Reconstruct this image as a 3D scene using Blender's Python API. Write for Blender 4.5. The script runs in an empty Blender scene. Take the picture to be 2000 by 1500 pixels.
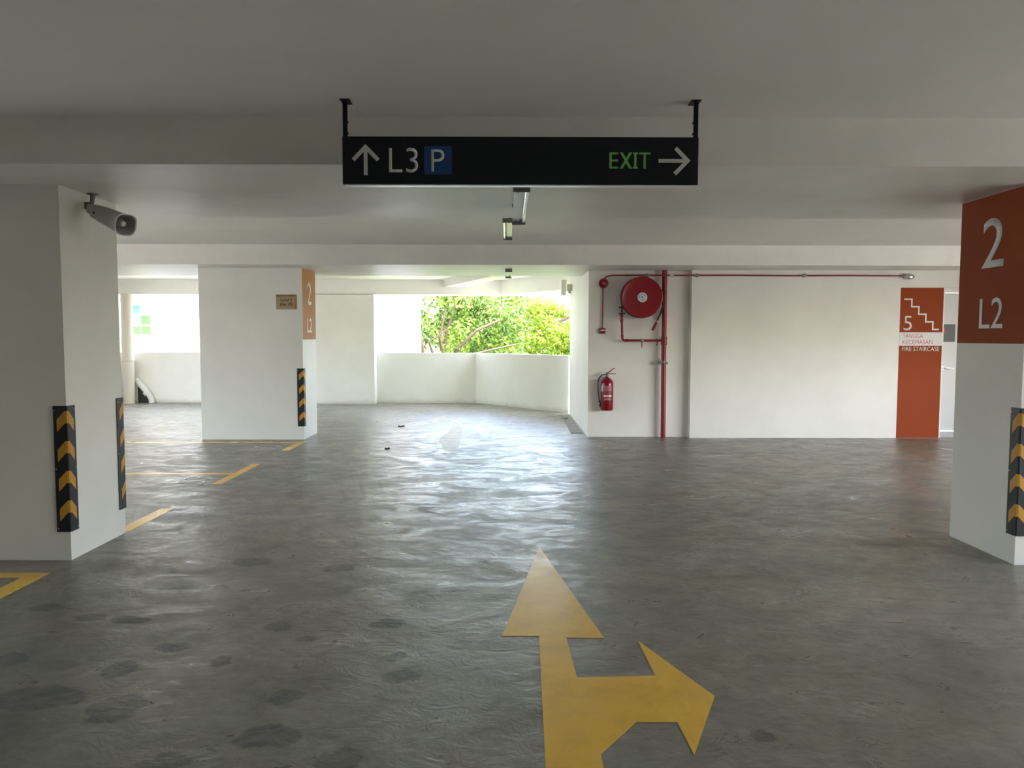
import bpy, bmesh, math, random
from mathutils import Vector, Matrix, noise
random.seed(7)
S = bpy.context.scene
COL = S.collection

# ------------------------------------------------------------------ camera
CAM_H = 1.5
cam_d = bpy.data.cameras.new('camera')
cam = bpy.data.objects.new('camera', cam_d); COL.objects.link(cam)
cam_d.sensor_width = 36.0
cam_d.lens = 1454.66 / 2000 * 36.0
cam_d.clip_start = 0.05; cam_d.clip_end = 400
pitch, roll, yaw = 0.0630, 0.0013, 0.0053
fwd = Vector((math.sin(yaw)*math.cos(pitch), math.cos(yaw)*math.cos(pitch), -math.sin(pitch)))
right = Vector((math.cos(yaw), -math.sin(yaw), 0)); up = right.cross(fwd)
r2 = right*math.cos(roll) + up*math.sin(roll); u2 = up*math.cos(roll) - right*math.sin(roll)
M = Matrix((r2, u2, -fwd)).transposed().to_4x4(); M.translation = Vector((0, 0, CAM_H))
cam.matrix_world = M
S.camera = cam

# ------------------------------------------------------------------ world, sun, exposure
S.view_settings.view_transform = 'Standard'; S.view_settings.look = 'None'
S.view_settings.gamma = 1.0; S.view_settings.use_curve_mapping = False
S.view_settings.exposure = 1.36
S.cycles.diffuse_bounces = 8; S.cycles.max_bounces = 14
SUN_EL, SUN_AZ = math.radians(58), math.radians(155)   # high sun, behind and to the right of the camera
w = bpy.data.worlds.new('sky'); S.world = w; w.use_nodes = True
wn = w.node_tree.nodes; wl = w.node_tree.links
for n in list(wn): wn.remove(n)
wo = wn.new('ShaderNodeOutputWorld'); bg = wn.new('ShaderNodeBackground')
sky = wn.new('ShaderNodeTexSky'); sky.sky_type = 'NISHITA'; sky.sun_disc = False
sky.sun_elevation = SUN_EL; sky.sun_rotation = SUN_AZ; sky.dust_density = 4.0; sky.air_density = 1.0
hs = wn.new('ShaderNodeHueSaturation'); hs.inputs['Saturation'].default_value = 0.75
wl.new(sky.outputs[0], hs.inputs['Color']); wl.new(hs.outputs[0], bg.inputs['Color'])
bg.inputs['Strength'].default_value = 1.75
wl.new(bg.outputs[0], wo.inputs['Surface'])
sd = bpy.data.lights.new('sun', 'SUN'); sd.energy = 3.2; sd.angle = math.radians(0.8); sd.color = (1, 0.96, 0.88)
so = bpy.data.objects.new('sun', sd); COL.objects.link(so)
sun_dir = Vector((math.sin(SUN_AZ)*math.cos(SUN_EL), math.cos(SUN_AZ)*math.cos(SUN_EL), math.sin(SUN_EL)))
so.rotation_euler = sun_dir.to_track_quat('Z', 'Y').to_euler()
so.location = (6, -12, 20)

def portal(name, cx, cy, cz, w_, h_, normal):
    """sampling guide for daylight in an opening (adds no light of its own)"""
    a = bpy.data.lights.new(name, 'AREA'); a.shape = 'RECTANGLE'; a.size = w_; a.size_y = h_
    a.cycles.is_portal = True
    o = bpy.data.objects.new(name, a); COL.objects.link(o)
    o.location = (cx, cy, cz)
    z = -Vector(normal).normalized(); y = Vector((0, 0, 1)); x = y.cross(z)
    o.matrix_world = Matrix.Translation((cx, cy, cz)) @ Matrix((x, y, z)).transposed().to_4x4()
portal('portal_back_left', -6.7, 17.05, 1.78, 3.6, 1.3, (0, -1, 0))
portal('portal_back', -1.8, 17.05, 1.78, 2.2, 1.3, (0, -1, 0))
portal('portal_back_right', 0.25, 15.95, 1.78, 2.9, 1.3, (-0.76, -0.66, 0))
portal('portal_right', 9.1, 6.1, 1.75, 2.6, 1.45, (-1, 0, 0))
portal('portal_right_near', 9.1, 1.7, 1.75, 5.4, 1.45, (-1, 0, 0))
portal('portal_left', -8.95, 5.95, 1.4, 3.4, 2.2, (1, 0, 0))
portal('portal_left_far', -8.95, 13.3, 1.4, 1.9, 2.2, (1, 0, 0))

# ------------------------------------------------------------------ materials
def mat(name, col, rough=0.6, spec=0.5, metal=0.0, coat=0.0):
    m = bpy.data.materials.new(name); m.use_nodes = True
    b = m.node_tree.nodes['Principled BSDF']
    b.inputs['Base Color'].default_value = (*col, 1); b.inputs['Roughness'].default_value = rough
    b.inputs['Specular IOR Level'].default_value = spec; b.inputs['Metallic'].default_value = metal
    b.inputs['Coat Weight'].default_value = coat
    return m
class NT:
    def __init__(s, m): s.t = m.node_tree; s.n = s.t.nodes; s.l = s.t.links; s.b = s.n['Principled BSDF']
    def coord(s, scale=(1, 1, 1), loc=(0, 0, 0), rot=(0, 0, 0)):
        g = s.n.new('ShaderNodeNewGeometry'); mp = s.n.new('ShaderNodeMapping')
        mp.inputs['Scale'].default_value = scale; mp.inputs['Location'].default_value = loc; mp.inputs['Rotation'].default_value = rot
        s.l.new(g.outputs['Position'], mp.inputs['Vector']); return mp.outputs[0]
    def noise(s, vec, scale, detail=4, rough=0.55, dist=0.0):
        n = s.n.new('ShaderNodeTexNoise'); n.inputs['Scale'].default_value = scale; n.inputs['Detail'].default_value = detail
        n.inputs['Roughness'].default_value = rough; n.inputs['Distortion'].default_value = dist
        s.l.new(vec, n.inputs['Vector']); return n.outputs['Fac']
    def ramp(s, fac, stops):
        r = s.n.new('ShaderNodeValToRGB'); e = r.color_ramp.elements
        while len(e) > 1: e.remove(e[-1])
        e[0].position = stops[0][0]; e[0].color = (*stops[0][1], 1)
        for p, c in stops[1:]:
            x = e.new(p); x.color = (*c, 1)
        s.l.new(fac, r.inputs[0]); return r.outputs[0]
    def math(s, op, a, b=0.0, c=0.0, clamp=False):
        n = s.n.new('ShaderNodeMath'); n.operation = op; n.use_clamp = clamp
        for i, v in enumerate((a, b, c)):
            if isinstance(v, (int, float)): n.inputs[i].default_value = v
            else: s.l.new(v, n.inputs[i])
        return n.outputs[0]
    def mrange(s, v, a, b, c, d, smooth=True):
        n = s.n.new('ShaderNodeMapRange'); n.interpolation_type = 'SMOOTHSTEP' if smooth else 'LINEAR'
        for i, x in enumerate((v, a, b, c, d)):
            if isinstance(x, (int, float)): n.inputs[i].default_value = x
            else: s.l.new(x, n.inputs[i])
        return n.outputs[0]
    def mix(s, fac, a, b, mode='MIX'):
        n = s.n.new('ShaderNodeMix'); n.data_type = 'RGBA'; n.blend_type = mode
        for i, v in ((0, fac), (6, a), (7, b)):
            if isinstance(v, (int, float)): n.inputs[i].default_value = v
            elif isinstance(v, tuple): n.inputs[i].default_value = (*v, 1)
            else: s.l.new(v, n.inputs[i])
        return n.outputs[2]
    def bump(s, h, strength, dist, normal=None):
        n = s.n.new('ShaderNodeBump'); n.inputs['Strength'].default_value = strength; n.inputs['Distance'].default_value = dist
        s.l.new(h, n.inputs['Height'])
        if normal is not None: s.l.new(normal, n.inputs['Normal'])
        return n.outputs[0]
    def set(s, **k):
        for a, v in k.items(): s.l.new(v, s.b.inputs[a.replace('_', ' ')])

def paint(name, col, rough, bump_s=0.25, var=0.06, scale=1.3, grime=False, spec=0.4):
    m = mat(name, col, rough, spec); t = NT(m); p = t.coord()
    f = t.noise(p, scale, 5, 0.6)
    lo = tuple(c*(1-var) for c in col); hi = tuple(min(1, c*(1+var*0.5)) for c in col)
    c = t.ramp(f, [(0.3, lo), (0.7, hi)])
    if grime:   # splash dirt along the foot of the wall
        g = t.n.new('ShaderNodeNewGeometry'); sx = t.n.new('ShaderNodeSeparateXYZ'); t.l.new(g.outputs['Position'], sx.inputs[0])
        n2 = t.noise(t.coord((1, 1, 2.5)), 3.0, 5, 0.7)
        h = t.math('MULTIPLY_ADD', n2, 0.34, -0.06)
        k = t.mrange(sx.outputs[2], 0.0, h, 0.5, 0.0)
        c = t.mix(k, c, (0.44, 0.40, 0.32))
    t.set(Base_Color=c)
    n1 = t.noise(p, 2.2, 3, 0.5); n3 = t.noise(p, 60, 2, 0.5)
    b1 = t.bump(n1, bump_s, 0.02); b2 = t.bump(n3, 0.12, 0.002, b1)
    t.set(Normal=b2)
    return m
M_wall = paint('white_wall_paint', (0.84, 0.825, 0.775), 0.5, 0.10)
M_wallg = paint('white_wall_paint_grimy', (0.84, 0.825, 0.775), 0.5, 0.10, grime=True)
M_ceil = paint('ceiling_emulsion', (0.82, 0.80, 0.75), 0.55, 0.12, 0.05, 0.7)
M_beam = paint('beam_paint', (0.80, 0.78, 0.73), 0.42, 0.42, 0.08, 1.6)
M_ext = paint('exterior_render', (0.38, 0.39, 0.40), 0.8, 0.05, 0.03)

# floor: power-trowelled concrete, polished by tyres
def floor_material():
    m = mat('polished_concrete', (0.2, 0.2, 0.19), 0.35, 0.5); t = NT(m); p = t.coord()
    big = t.noise(p, 0.55, 6, 0.62, 0.6); mid = t.noise(t.coord((1, 1.0, 1), (3, 1, 0), (0, 0, 0.5)), 2.3, 8, 0.66, 0.9)
    fine = t.noise(p, 26, 6, 0.7)
    base = t.ramp(big, [(0.30, (0.148, 0.141, 0.115)), (0.52, (0.197, 0.188, 0.156)), (0.72, (0.248, 0.238, 0.200))])
    mott = t.ramp(mid, [(0.30, (0.60, 0.59, 0.57)), (0.46, (0.92, 0.92, 0.91)), (0.56, (1.03, 1.03, 1.03)), (0.70, (1.30, 1.30, 1.31))])
    c = t.mix(0.9, base, mott, 'MULTIPLY')
    sm = t.noise(t.coord((1, 1.6, 1), (7, 2, 0), (0, 0, 0.3)), 7.5, 7, 0.68, 1.4)
    c = t.mix(0.8, c, t.ramp(sm, [(0.32, (0.72, 0.72, 0.71)), (0.5, (1.0, 1.0, 1.0)), (0.68, (1.22, 1.22, 1.23))]), 'MULTIPLY')
    tint = t.noise(t.coord((1, 1, 1), (1, 9, 0)), 0.8, 4, 0.6)
    c = t.mix(1.0, c, t.ramp(tint, [(0.35, (1.07, 1.0, 0.90)), (0.6, (1.0, 1.0, 0.99))]), 'MULTIPLY')
    fr = t.ramp(fine, [(0.3, (0.88, 0.88, 0.88)), (0.7, (1.09, 1.09, 1.09))])
    c = t.mix(0.8, c, fr, 'MULTIPLY')
    # pores and specks
    vo = t.n.new('ShaderNodeTexVoronoi'); vo.inputs['Scale'].default_value = 5.5; t.l.new(p, vo.inputs['Vector'])
    vn = t.noise(p, 1.3, 2, 0.5)
    sp = t.mrange(vo.outputs['Distance'], 0.02, 0.05, 1.0, 0.0)
    sp = t.math('MULTIPLY', sp, t.mrange(vn, 0.5, 0.6, 0.0, 0.85))
    c = t.mix(sp, c, (0.045, 0.043, 0.04))
    # dark oil / damp patches, each where it lies on the slab: x, y, rx, ry
    st = [(-1.58, 2.93, .115, .12), (-0.91, 2.71, .13, .09), (-1.22, 2.55, .09, .055), (-0.93, 3.02, .065, .06), (-1.75, 3.29, .085, .085),
          (-1.33, 3.36, .06, .055), (-1.19, 3.78, .075, .06), (-2.55, 4.06, .10, .06), (-2.0, 3.88, .11, .06), (-2.22, 3.92, .07, .06),
          (-2.32, 3.38, .08, .07), (-0.63, 3.82, .09, .06), (-0.47, 3.22, .09, .07), (-1.95, 3.02, .20, .10), (-0.52, 3.42, .06, .05), (-1.0, 3.62, .06, .04), (-0.6, 2.56, .09, .06), (-1.62, 3.52, .07, .05),
          (0.95, 2.72, .05, .05), (-0.35, 4.35, .06, .05), (-1.7, 4.9, .14, .10), (-1.1, 4.75, .10, .08)]
    sx = t.n.new('ShaderNodeSeparateXYZ'); g = t.n.new('ShaderNodeNewGeometry'); t.l.new(g.outputs['Position'], sx.inputs[0])
    wx = t.math('MULTIPLY_ADD', t.noise(p, 6, 8, 0.72), 0.18, -0.09); wy = t.math('MULTIPLY_ADD', t.noise(t.coord((1, 1, 1), (9, 4, 0)), 6, 8, 0.72), 0.18, -0.09)
    X = t.math('ADD', sx.outputs[0], wx); Y = t.math('ADD', sx.outputs[1], wy)
    acc = None
    for (cx, cy, rx, ry) in st:
        dx = t.math('MULTIPLY_ADD', X, 1/rx, -cx/rx); dy = t.math('MULTIPLY_ADD', Y, 1/ry, -cy/ry)
        q = t.math('MULTIPLY', dx, dx); q = t.math('MULTIPLY_ADD', dy, dy, q)
        acc = q if acc is None else t.math('MINIMUM', acc, q)
    k = t.mrange(acc, 0.75, 1.2, 0.8, 0.0)
    k = t.math('MULTIPLY', k, t.mrange(sm, 0.35, 0.6, 1.0, 0.6))
    c = t.mix(k, c, (0.040, 0.039, 0.034))
    # pale film patch left of the arrow
    # tyre scuffs: long arcs
    wv = t.n.new('ShaderNodeTexWave'); wv.wave_type = 'RINGS'; wv.rings_direction = 'Z'; wv.inputs['Scale'].default_value = 1.6
    wv.inputs['Distortion'].default_value = 2.5; wv.inputs['Detail'].default_value = 3; wv.inputs['Detail Scale'].default_value = 0.6
    t.l.new(t.coord((1, 1, 0), (-3.2, -8.5, 0)), wv.inputs['Vector'])
    sc = t.math('MULTIPLY', t.mrange(wv.outputs['Fac'], 0.86, 1.0, 0.0, 0.30), t.mrange(big, 0.45, 0.6, 0, 1))
    c = t.mix(sc, c, (0.08, 0.08, 0.078))
    t.set(Base_Color=c)
    rr = t.mrange(t.noise(t.coord((1, 1.5, 1), (5, 5, 0)), 2.6, 8, 0.7, 1.2), 0.32, 0.68, 0.26, 0.53)
    rr = t.math('ADD', rr, t.math('MULTIPLY', k, 0.10))
    t.set(Roughness=rr)
    t.b.inputs['Specular IOR Level'].default_value = 0.95
    b0 = t.bump(t.noise(t.coord((1, 1, 1), (2, 7, 0)), 1.6, 3, 0.5, 0.8), 0.5, 0.010)
    b1 = t.bump(t.noise(t.coord((1, 1.4, 1), (8, 3, 0)), 6.0, 7, 0.62, 1.5), 0.65, 0.0070, b0)
    b2 = t.bump(fine, 0.25, 0.0012, b1)
    t.set(Normal=b2)
    return m
M_floor = floor_material()

def yellow_paint():
    m = mat('yellow_road_paint', (0.78, 0.47, 0.05), 0.3, 0.4); t = NT(m); p = t.coord()
    f = t.noise(p, 3.5, 6, 0.65)
    c = t.ramp(f, [(0.25, (0.60, 0.36, 0.055)), (0.5, (0.78, 0.46, 0.055)), (0.75, (0.82, 0.52, 0.08))])
    wr = t.mrange(t.noise(p, 40, 6, 0.75), 0.62, 0.72, 0, 0.5)
    c = t.mix(wr, c, (0.25, 0.22, 0.15)); t.set(Base_Color=c)
    t.set(Roughness=t.mrange(t.noise(p, 2.5, 4, 0.6), 0.3, 0.7, 0.26, 0.40))
    b0 = t.bump(t.noise(p, 3, 3, 0.5, 0.8), 0.4, 0.006); t.set(Normal=t.bump(t.noise(p, 18, 5, 0.6), 0.35, 0.003, b0))
    return m
M_yel = yellow_paint()
M_whiteline = mat('worn_white_road_paint', (0.42, 0.41, 0.37), 0.35)
M_faded = paint('worn_yellow_road_paint', (0.50, 0.38, 0.17), 0.45, 0.2, 0.35, 9)
M_orange = paint('burnt_orange_paint', (0.31, 0.057, 0.013), 0.6, 0.08, 0.08, spec=0.15)
M_orange2 = paint('orange_paint', (0.50, 0.19, 0.07), 0.6, 0.08, 0.08, spec=0.2)
M_letter = mat('white_lettering', (0.82, 0.80, 0.78), 0.5)
M_signblk = mat('sign_black', (0.006, 0.007, 0.011), 0.45, 0.3)
M_signwht = mat('sign_white_vinyl', (0.62, 0.62, 0.60), 0.5)
M_signgrn = mat('sign_green_vinyl', (0.16, 0.50, 0.10), 0.5)
M_signblu = mat('sign_blue_vinyl', (0.003, 0.045, 0.19), 0.5)
M_alu = mat('aluminium', (0.75, 0.75, 0.75), 0.3, metal=1.0)
M_rubber = mat('black_rubber', (0.012, 0.012, 0.014), 0.42, 0.5)
M_refl = mat('yellow_reflective', (0.56, 0.28, 0.03), 0.45)
M_screw = mat('screw_steel', (0.45, 0.45, 0.44), 0.35, metal=1.0)
M_red = mat('fire_red_enamel', (0.24, 0.004, 0.012), 0.28, 0.4, coat=0.15)
M_redpipe = mat('red_pipe_paint', (0.25, 0.010, 0.020), 0.35, 0.5)
M_darkred = mat('dark_red', (0.16, 0.008, 0.014), 0.4)
M_black = mat('black_plastic', (0.012, 0.012, 0.013), 0.4)
M_hub = mat('hub_label', (0.66, 0.68, 0.68), 0.35)
M_hubblue = mat('hub_print_blue', (0.25, 0.38, 0.45), 0.4)
M_pink = mat('extinguisher_label', (0.42, 0.13, 0.16), 0.4)
M_label = mat('white_label', (0.75, 0.74, 0.74), 0.5)
M_brass = mat('tarnished_fitting', (0.32, 0.29, 0.22), 0.4, metal=0.7)
M_grey = mat('grey_plastic', (0.46, 0.46, 0.44), 0.5)
M_greyd = mat('dark_grey_metal', (0.18, 0.18, 0.165), 0.5)
M_rim = mat('light_grey_rim', (0.9, 0.9, 0.88), 0.4)
M_fix = mat('fixture_white', (0.78, 0.78, 0.76), 0.35)
M_tube = mat('fluorescent_tube_glass', (0.90, 0.90, 0.87), 0.15)
M_tubey = mat('yellow_lit_fixture', (0.86, 0.86, 0.55), 0.3)  # housing tint stands for yellowish reflected light on the second batten
M_door = mat('door_grey_paint', (0.66, 0.67, 0.67), 0.4)
M_kick = mat('door_threshold_steel', (0.30, 0.30, 0.30), 0.4, metal=0.6)
M_glassd = mat('wired_glass_dark', (0.15, 0.165, 0.16), 0.5, 0.3)
M_cream = mat('cream_pipe', (0.66, 0.61, 0.52), 0.5)
M_plate = mat('plate_tan', (0.42, 0.31, 0.18), 0.5)
M_plateo = mat('plate_orange', (0.45, 0.19, 0.08), 0.5)
M_ink = mat('dark_brown_ink', (0.045, 0.025, 0.008), 0.6)
M_redink = mat('red_lettering', (0.62, 0.12, 0.14), 0.6)
M_drain = paint('drain_cover_concrete', (0.30, 0.28, 0.25), 0.7, 0.3, 0.25, 12)
M_dark = mat('dark_matte', (0.07, 0.065, 0.055), 0.9)
M_scrap = mat('dead_leaf', (0.05, 0.045, 0.04), 0.8)

# ------------------------------------------------------------------ mesh helpers
def link(name, bm, m, parent=None, smooth=False):
    me = bpy.data.meshes.new(name); bmesh.ops.recalc_face_normals(bm, faces=bm.faces)
    bm.to_mesh(me); bm.free()
    for x in (m if isinstance(m, (list, tuple)) else [m]): me.materials.append(x)
    o = bpy.data.objects.new(name, me); COL.objects.link(o)
    if smooth:
        for p in me.polygons: p.use_smooth = True
    if parent: o.parent = parent
    return o
def struct(name, bm, m, parent=None, smooth=False):
    o = link(name, bm, m, parent, smooth)
    if not parent: o['kind'] = 'structure'
    return o
def tag(o, label, cat, group=None, kind=None):
    o['label'] = label; o['category'] = cat
    if group: o['group'] = group
    if kind: o['kind'] = kind
    return o
def thing(name, loc, label, cat, group=None, rz=0.0):
    o = bpy.data.objects.new(name, None); o.empty_display_size = 0.1; COL.objects.link(o)
    o.location = loc; o.rotation_euler = (0, 0, rz)
    return tag(o, label, cat, group)
def box(bm, x0, x1, y0, y1, z0, z1, bev=0.0):
    r = bmesh.ops.create_cube(bm, size=1.0); vs = r['verts']
    for v in vs:
        v.co.x = x0 + (v.co.x+0.5)*(x1-x0); v.co.y = y0 + (v.co.y+0.5)*(y1-y0); v.co.z = z0 + (v.co.z+0.5)*(z1-z0)
    if bev > 0:
        es = list({e for v in vs for e in v.link_edges})
        bmesh.ops.bevel(bm, geom=es, offset=bev, segments=2, affect='EDGES', profile=0.5)
    return bm
def B(*a, **k): return box(bmesh.new(), *a, **k)
def prism(bm, pts, z0, z1):
    lo = [bm.verts.new((x, y, z0)) for x, y in pts]; hi = [bm.verts.new((x, y, z1)) for x, y in pts]
    bm.faces.new(lo[::-1]); bm.faces.new(hi); n = len(pts)
    for i in range(n): bm.faces.new((lo[i], lo[(i+1) % n], hi[(i+1) % n], hi[i]))
    return bm
def frame_from(d):
    d = Vector(d).normalized(); h = Vector((0, 0, 1)) if abs(d.z) < 0.95 else Vector((1, 0, 0))
    a = d.cross(h).normalized(); return a, a.cross(d).normalized()
def tube(bm, pts, r, seg=14, cap=True):
    pts = [Vector(p) for p in pts]; rs = r if isinstance(r, (list, tuple)) else [r]*len(pts)
    rings = []; prev = None
    for i, p in enumerate(pts):
        d = (pts[min(i+1, len(pts)-1)] - pts[max(i-1, 0)]).normalized()
        if prev is None: a, b = frame_from(d)
        else:
            a = (prev - d*prev.dot(d)).normalized(); b = a.cross(d)
        prev = a
        rings.append([bm.verts.new(p + a*math.cos(2*math.pi*k/seg)*rs[i] + b*math.sin(2*math.pi*k/seg)*rs[i]) for k in range(seg)])
    for i in range(len(rings)-1):
        for k in range(seg): bm.faces.new((rings[i][k], rings[i][(k+1) % seg], rings[i+1][(k+1) % seg], rings[i+1][k]))
    if cap: bm.faces.new(rings[0][::-1]); bm.faces.new(rings[-1])
    return bm
def lathe(bm, prof, origin, axis, seg=40, sq=0.0):
    """prof: (distance along axis, radius); sq > 0 squares the section"""
    o = Vector(origin); d = Vector(axis).normalized(); a, b = frame_from(d); rings = []
    for t, r in prof:
        ring = []
        for k in range(seg):
            th = 2*math.pi*k/seg; c, s_ = math.cos(th), math.sin(th); q = 1.0
            if sq: q = 1.0/((abs(c)**(2+sq) + abs(s_)**(2+sq))**(1/(2+sq)))
            ring.append(bm.verts.new(o + d*t + (a*c + b*s_)*max(r, 1e-4)*q))
        rings.append(ring)
    for i in range(len(rings)-1):
        for k in range(seg): bm.faces.new((rings[i][k], rings[i][(k+1) % seg], rings[i+1][(k+1) % seg], rings[i+1][k]))
    bm.faces.new(rings[0][::-1]); bm.faces.new(rings[-1])
    return bm
def smooth_by_angle(o, deg=35):
    me = o.data
    for p in me.polygons: p.use_smooth = True
    try: me.set_sharp_from_angle(angle=math.radians(deg))
    except Exception: pass
    return o
def arc(c, r, a0, a1, n, plane='XZ'):
    out = []
    for i in range(n+1):
        a = a0 + (a1-a0)*i/n
        if plane == 'XZ': out.append((c[0]+r*math.cos(a), c[1], c[2]+r*math.sin(a)))
    return out

# surface frames for flat things: (origin, u direction, v direction, outward normal)
def FY(y): return (Vector((0, y, 0)), Vector((1, 0, 0)), Vector((0, 0, 1)), Vector((0, -1, 0)))      # faces the camera
def FXp(x): return (Vector((x, 0, 0)), Vector((0, 1, 0)), Vector((0, 0, 1)), Vector((1, 0, 0)))      # faces +X
def FXn(x): return (Vector((x, 0, 0)), Vector((0, -1, 0)), Vector((0, 0, 1)), Vector((-1, 0, 0)))    # faces -X
def FZ(z, u=(1, 0, 0), v=(0, 1, 0)): return (Vector((0, 0, z)), Vector(u), Vector(v), Vector((0, 0, 1)))
def plate(bm, F, pts, t):
    o, u, v, n = F
    a = [bm.verts.new(o + u*x + v*y) for x, y in pts]; b = [bm.verts.new(o + u*x + v*y + n*t) for x, y in pts]
    bm.faces.new(a[::-1]); bm.faces.new(b); k = len(pts)
    for i in range(k): bm.faces.new((a[i], a[(i+1) % k], b[(i+1) % k], b[i]))
    return bm
def rect(x0, x1, y0, y1): return [(x0, y0), (x1, y0), (x1, y1), (x0, y1)]
def stroke(pts, w):
    """constant-width polyline outline"""
    L, R = [], []
    P = [Vector(p) for p in pts]
    for i, p in enumerate(P):
        d1 = (P[i]-P[i-1]).normalized() if i else (P[1]-P[0]).normalized()
        d2 = (P[i+1]-P[i]).normalized() if i < len(P)-1 else d1
        n1 = Vector((-d1.y, d1.x)); n2 = Vector((-d2.y, d2.x)); m = (n1+n2).normalized(); k = w/2/max(0.3, m.dot(n1))
        L.append(tuple(p+m*k)); R.append(tuple(p-m*k))
    return L + R[::-1]
def text_mesh(name, s, F, x0, x1, y0, y1, m, parent, t=0.002, weight=0.0, space=1.0, shear=0.0):
    """lettering scaled to its box on a surface frame"""
    c = bpy.data.curves.new(name, 'FONT'); c.body = s; c.size = 1.0; c.offset = weight; c.resolution_u = 6; c.space_character = space
    tmp = bpy.data.objects.new(name, c); COL.objects.link(tmp)
    dg = bpy.context.evaluated_depsgraph_get(); me0 = bpy.data.meshes.new_from_object(tmp.evaluated_get(dg))
    bpy.data.objects.remove(tmp); bpy.data.curves.remove(c)
    bm = bmesh.new(); bm.from_mesh(me0); bpy.data.meshes.remove(me0)
    xs = [v.co.x for v in bm.verts]; ys = [v.co.y for v in bm.verts]
    ax, bx, ay, by = min(xs), max(xs), min(ys), max(ys); o, u, vv, n = F
    ex = bmesh.ops.extrude_face_region(bm, geom=bm.faces[:])
    tv = {g for g in ex['geom'] if isinstance(g, bmesh.types.BMVert)}
    for v in bm.verts:
        px = x0 + (v.co.x-ax)/(bx-ax)*(x1-x0); py = y0 + (v.co.y-ay)/(by-ay)*(y1-y0)
        v.co = o + u*px + vv*py + n*(t if v in tv else 0.0003)
    return link(name, bm, m, parent)
def child(o, parent):
    """parent an object built in world coordinates to a thing with a location"""
    o.parent = parent; o.matrix_parent_inverse = Matrix.Translation(-Vector(parent.location))
    return o
def adopt(root, objs):
    for o in objs:
        if o.parent is None: child(o, root)
def sub(o, part):
    """a piece of a part: goes one level deeper"""
    o.parent = part; return o
def ringlathe(bm, prof, origin, axis, seg=48, sq=0.0):
    lathe(bm, prof + [prof[0]], origin, axis, seg, sq)
    big = [f for f in bm.faces if len(f.verts) == seg]
    bmesh.ops.delete(bm, geom=big, context='FACES_ONLY'); bmesh.ops.remove_doubles(bm, verts=bm.verts[:], dist=1e-6)
    return bm

# ------------------------------------------------------------------ structure
ZB, ZS = 2.487, 2.76
L_, R_, YN, YB = -8.85, 9.0, -8.0, 16.95
foot = [(L_-.2, YN-.2), (R_+.2, YN-.2), (R_+.2, 11.6), (1.5, 11.6), (1.5, 14.62), (-0.62, 17.15), (L_-.2, 17.15)]
struct('floor', prism(bmesh.new(), foot, -0.3, 0.0), M_floor)
struct('ceiling', prism(bmesh.new(), [(L_-.3, YN-.3), (R_+.3, YN-.3), (R_+.3, 13.2), (2.6, 13.2), (0.2, 17.3), (L_-.3, 17.3)], ZS, ZS+0.35), M_ceil)
struct('trim_1', B(L_, R_, 4.355, 6.252, ZB, ZS+0.01), M_beam)      # deep ceiling beam over the first columns
struct('trim_2', B(L_, R_, 10.293, 12.2, ZB, ZS+0.01), M_beam)      # beam over the hose reel wall
struct('trim_3', prism(bmesh.new(), [(L_, 16.62), (-0.145, 16.62), (1.6, 14.21), (2.0, 14.5), (0.15, 17.2), (L_, 17.2)], 2.44, ZS+0.01), M_wall)   # edge beam
struct('trim_4', prism(bmesh.new(), [(-1.45, 16.7), (0.25, 12.1), (0.62, 12.1), (-1.05, 16.7)], 2.60, ZS+0.01), M_beam)   # shallow skew beam
struct('trim_5', B(L_, R_, -2.6, -0.7, ZB, ZS+0.01), M_beam)
# facade: parapets and piers
PH = 1.135
struct('wall_back_left', B(L_, -5.2, 16.95, 17.1, 0, PH+0.01), M_wallg)
struct('wall_back_pier', B(-5.2, -2.98, 16.62, 17.1, 0, 2.45), M_wallg)
struct('wall_back', prism(bmesh.new(), [(-2.98, 16.9), (-0.73, 16.9), (-0.66, 17.05), (-2.98, 17.05)], 0, PH), M_wallg)
struct('wall_back_skew', prism(bmesh.new(), [(-0.73, 16.9), (1.195, 14.68), (1.31, 14.78), (-0.66, 17.05)], 0, PH), M_wallg)
struct('wall_core', prism(bmesh.new(), [(1.2, 11.157), (2.712, 11.157), (2.712, 11.6), (1.5, 11.6), (1.5, 14.5), (1.2, 14.5)], 0, 2.78), M_wall)
# right wall with the door opening
DX0, DX1, DZ = 6.445, 7.42, 2.235
bm = bmesh.new(); box(bm, 2.708, DX0, 11.03, 11.3, 0, 2.50); box(bm, DX0, DX1, 11.03, 11.3, DZ, 2.50); box(bm, DX1, R_, 11.03, 11.3, 0, 2.50)
struct('wall_right_back', bm, M_wall)
# out-of-frame walls; their unseen openings are placed and sized to tune indoor daylight
bm = bmesh.new()
box(bm, R_, R_+.15, YN, 11.3, 0, 1.0); box(bm, R_, R_+.15, YN, -1.0, 1.0, 2.77); box(bm, R_, R_+.15, 4.4, 4.8, 1.0, 2.77); box(bm, R_, R_+.15, 7.4, 11.3, 1.0, 2.77); box(bm, R_, R_+.15, -6.6, 10.6, 2.487, 2.77)
struct('wall_right', bm, M_wall)
bm = bmesh.new()
box(bm, L_-.15, L_, YN, 17.1, 0, 0.3); box(bm, L_-.15, L_, YN, 4.3, 0.3, 2.77); box(bm, L_-.15, L_, 7.6, 12.4, 0.3, 2.77); box(bm, L_-.15, L_, 14.2, 17.1, 0.3, 2.77); box(bm, L_-.15, L_, 4.3, 14.2, 2.487, 2.77)
struct('wall_left', bm, M_wall)
bm = B(L_-.2, R_+.2, YN-.2, YN, 0, 2.77)
struct('wall_front', bm, M_wall)

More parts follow.
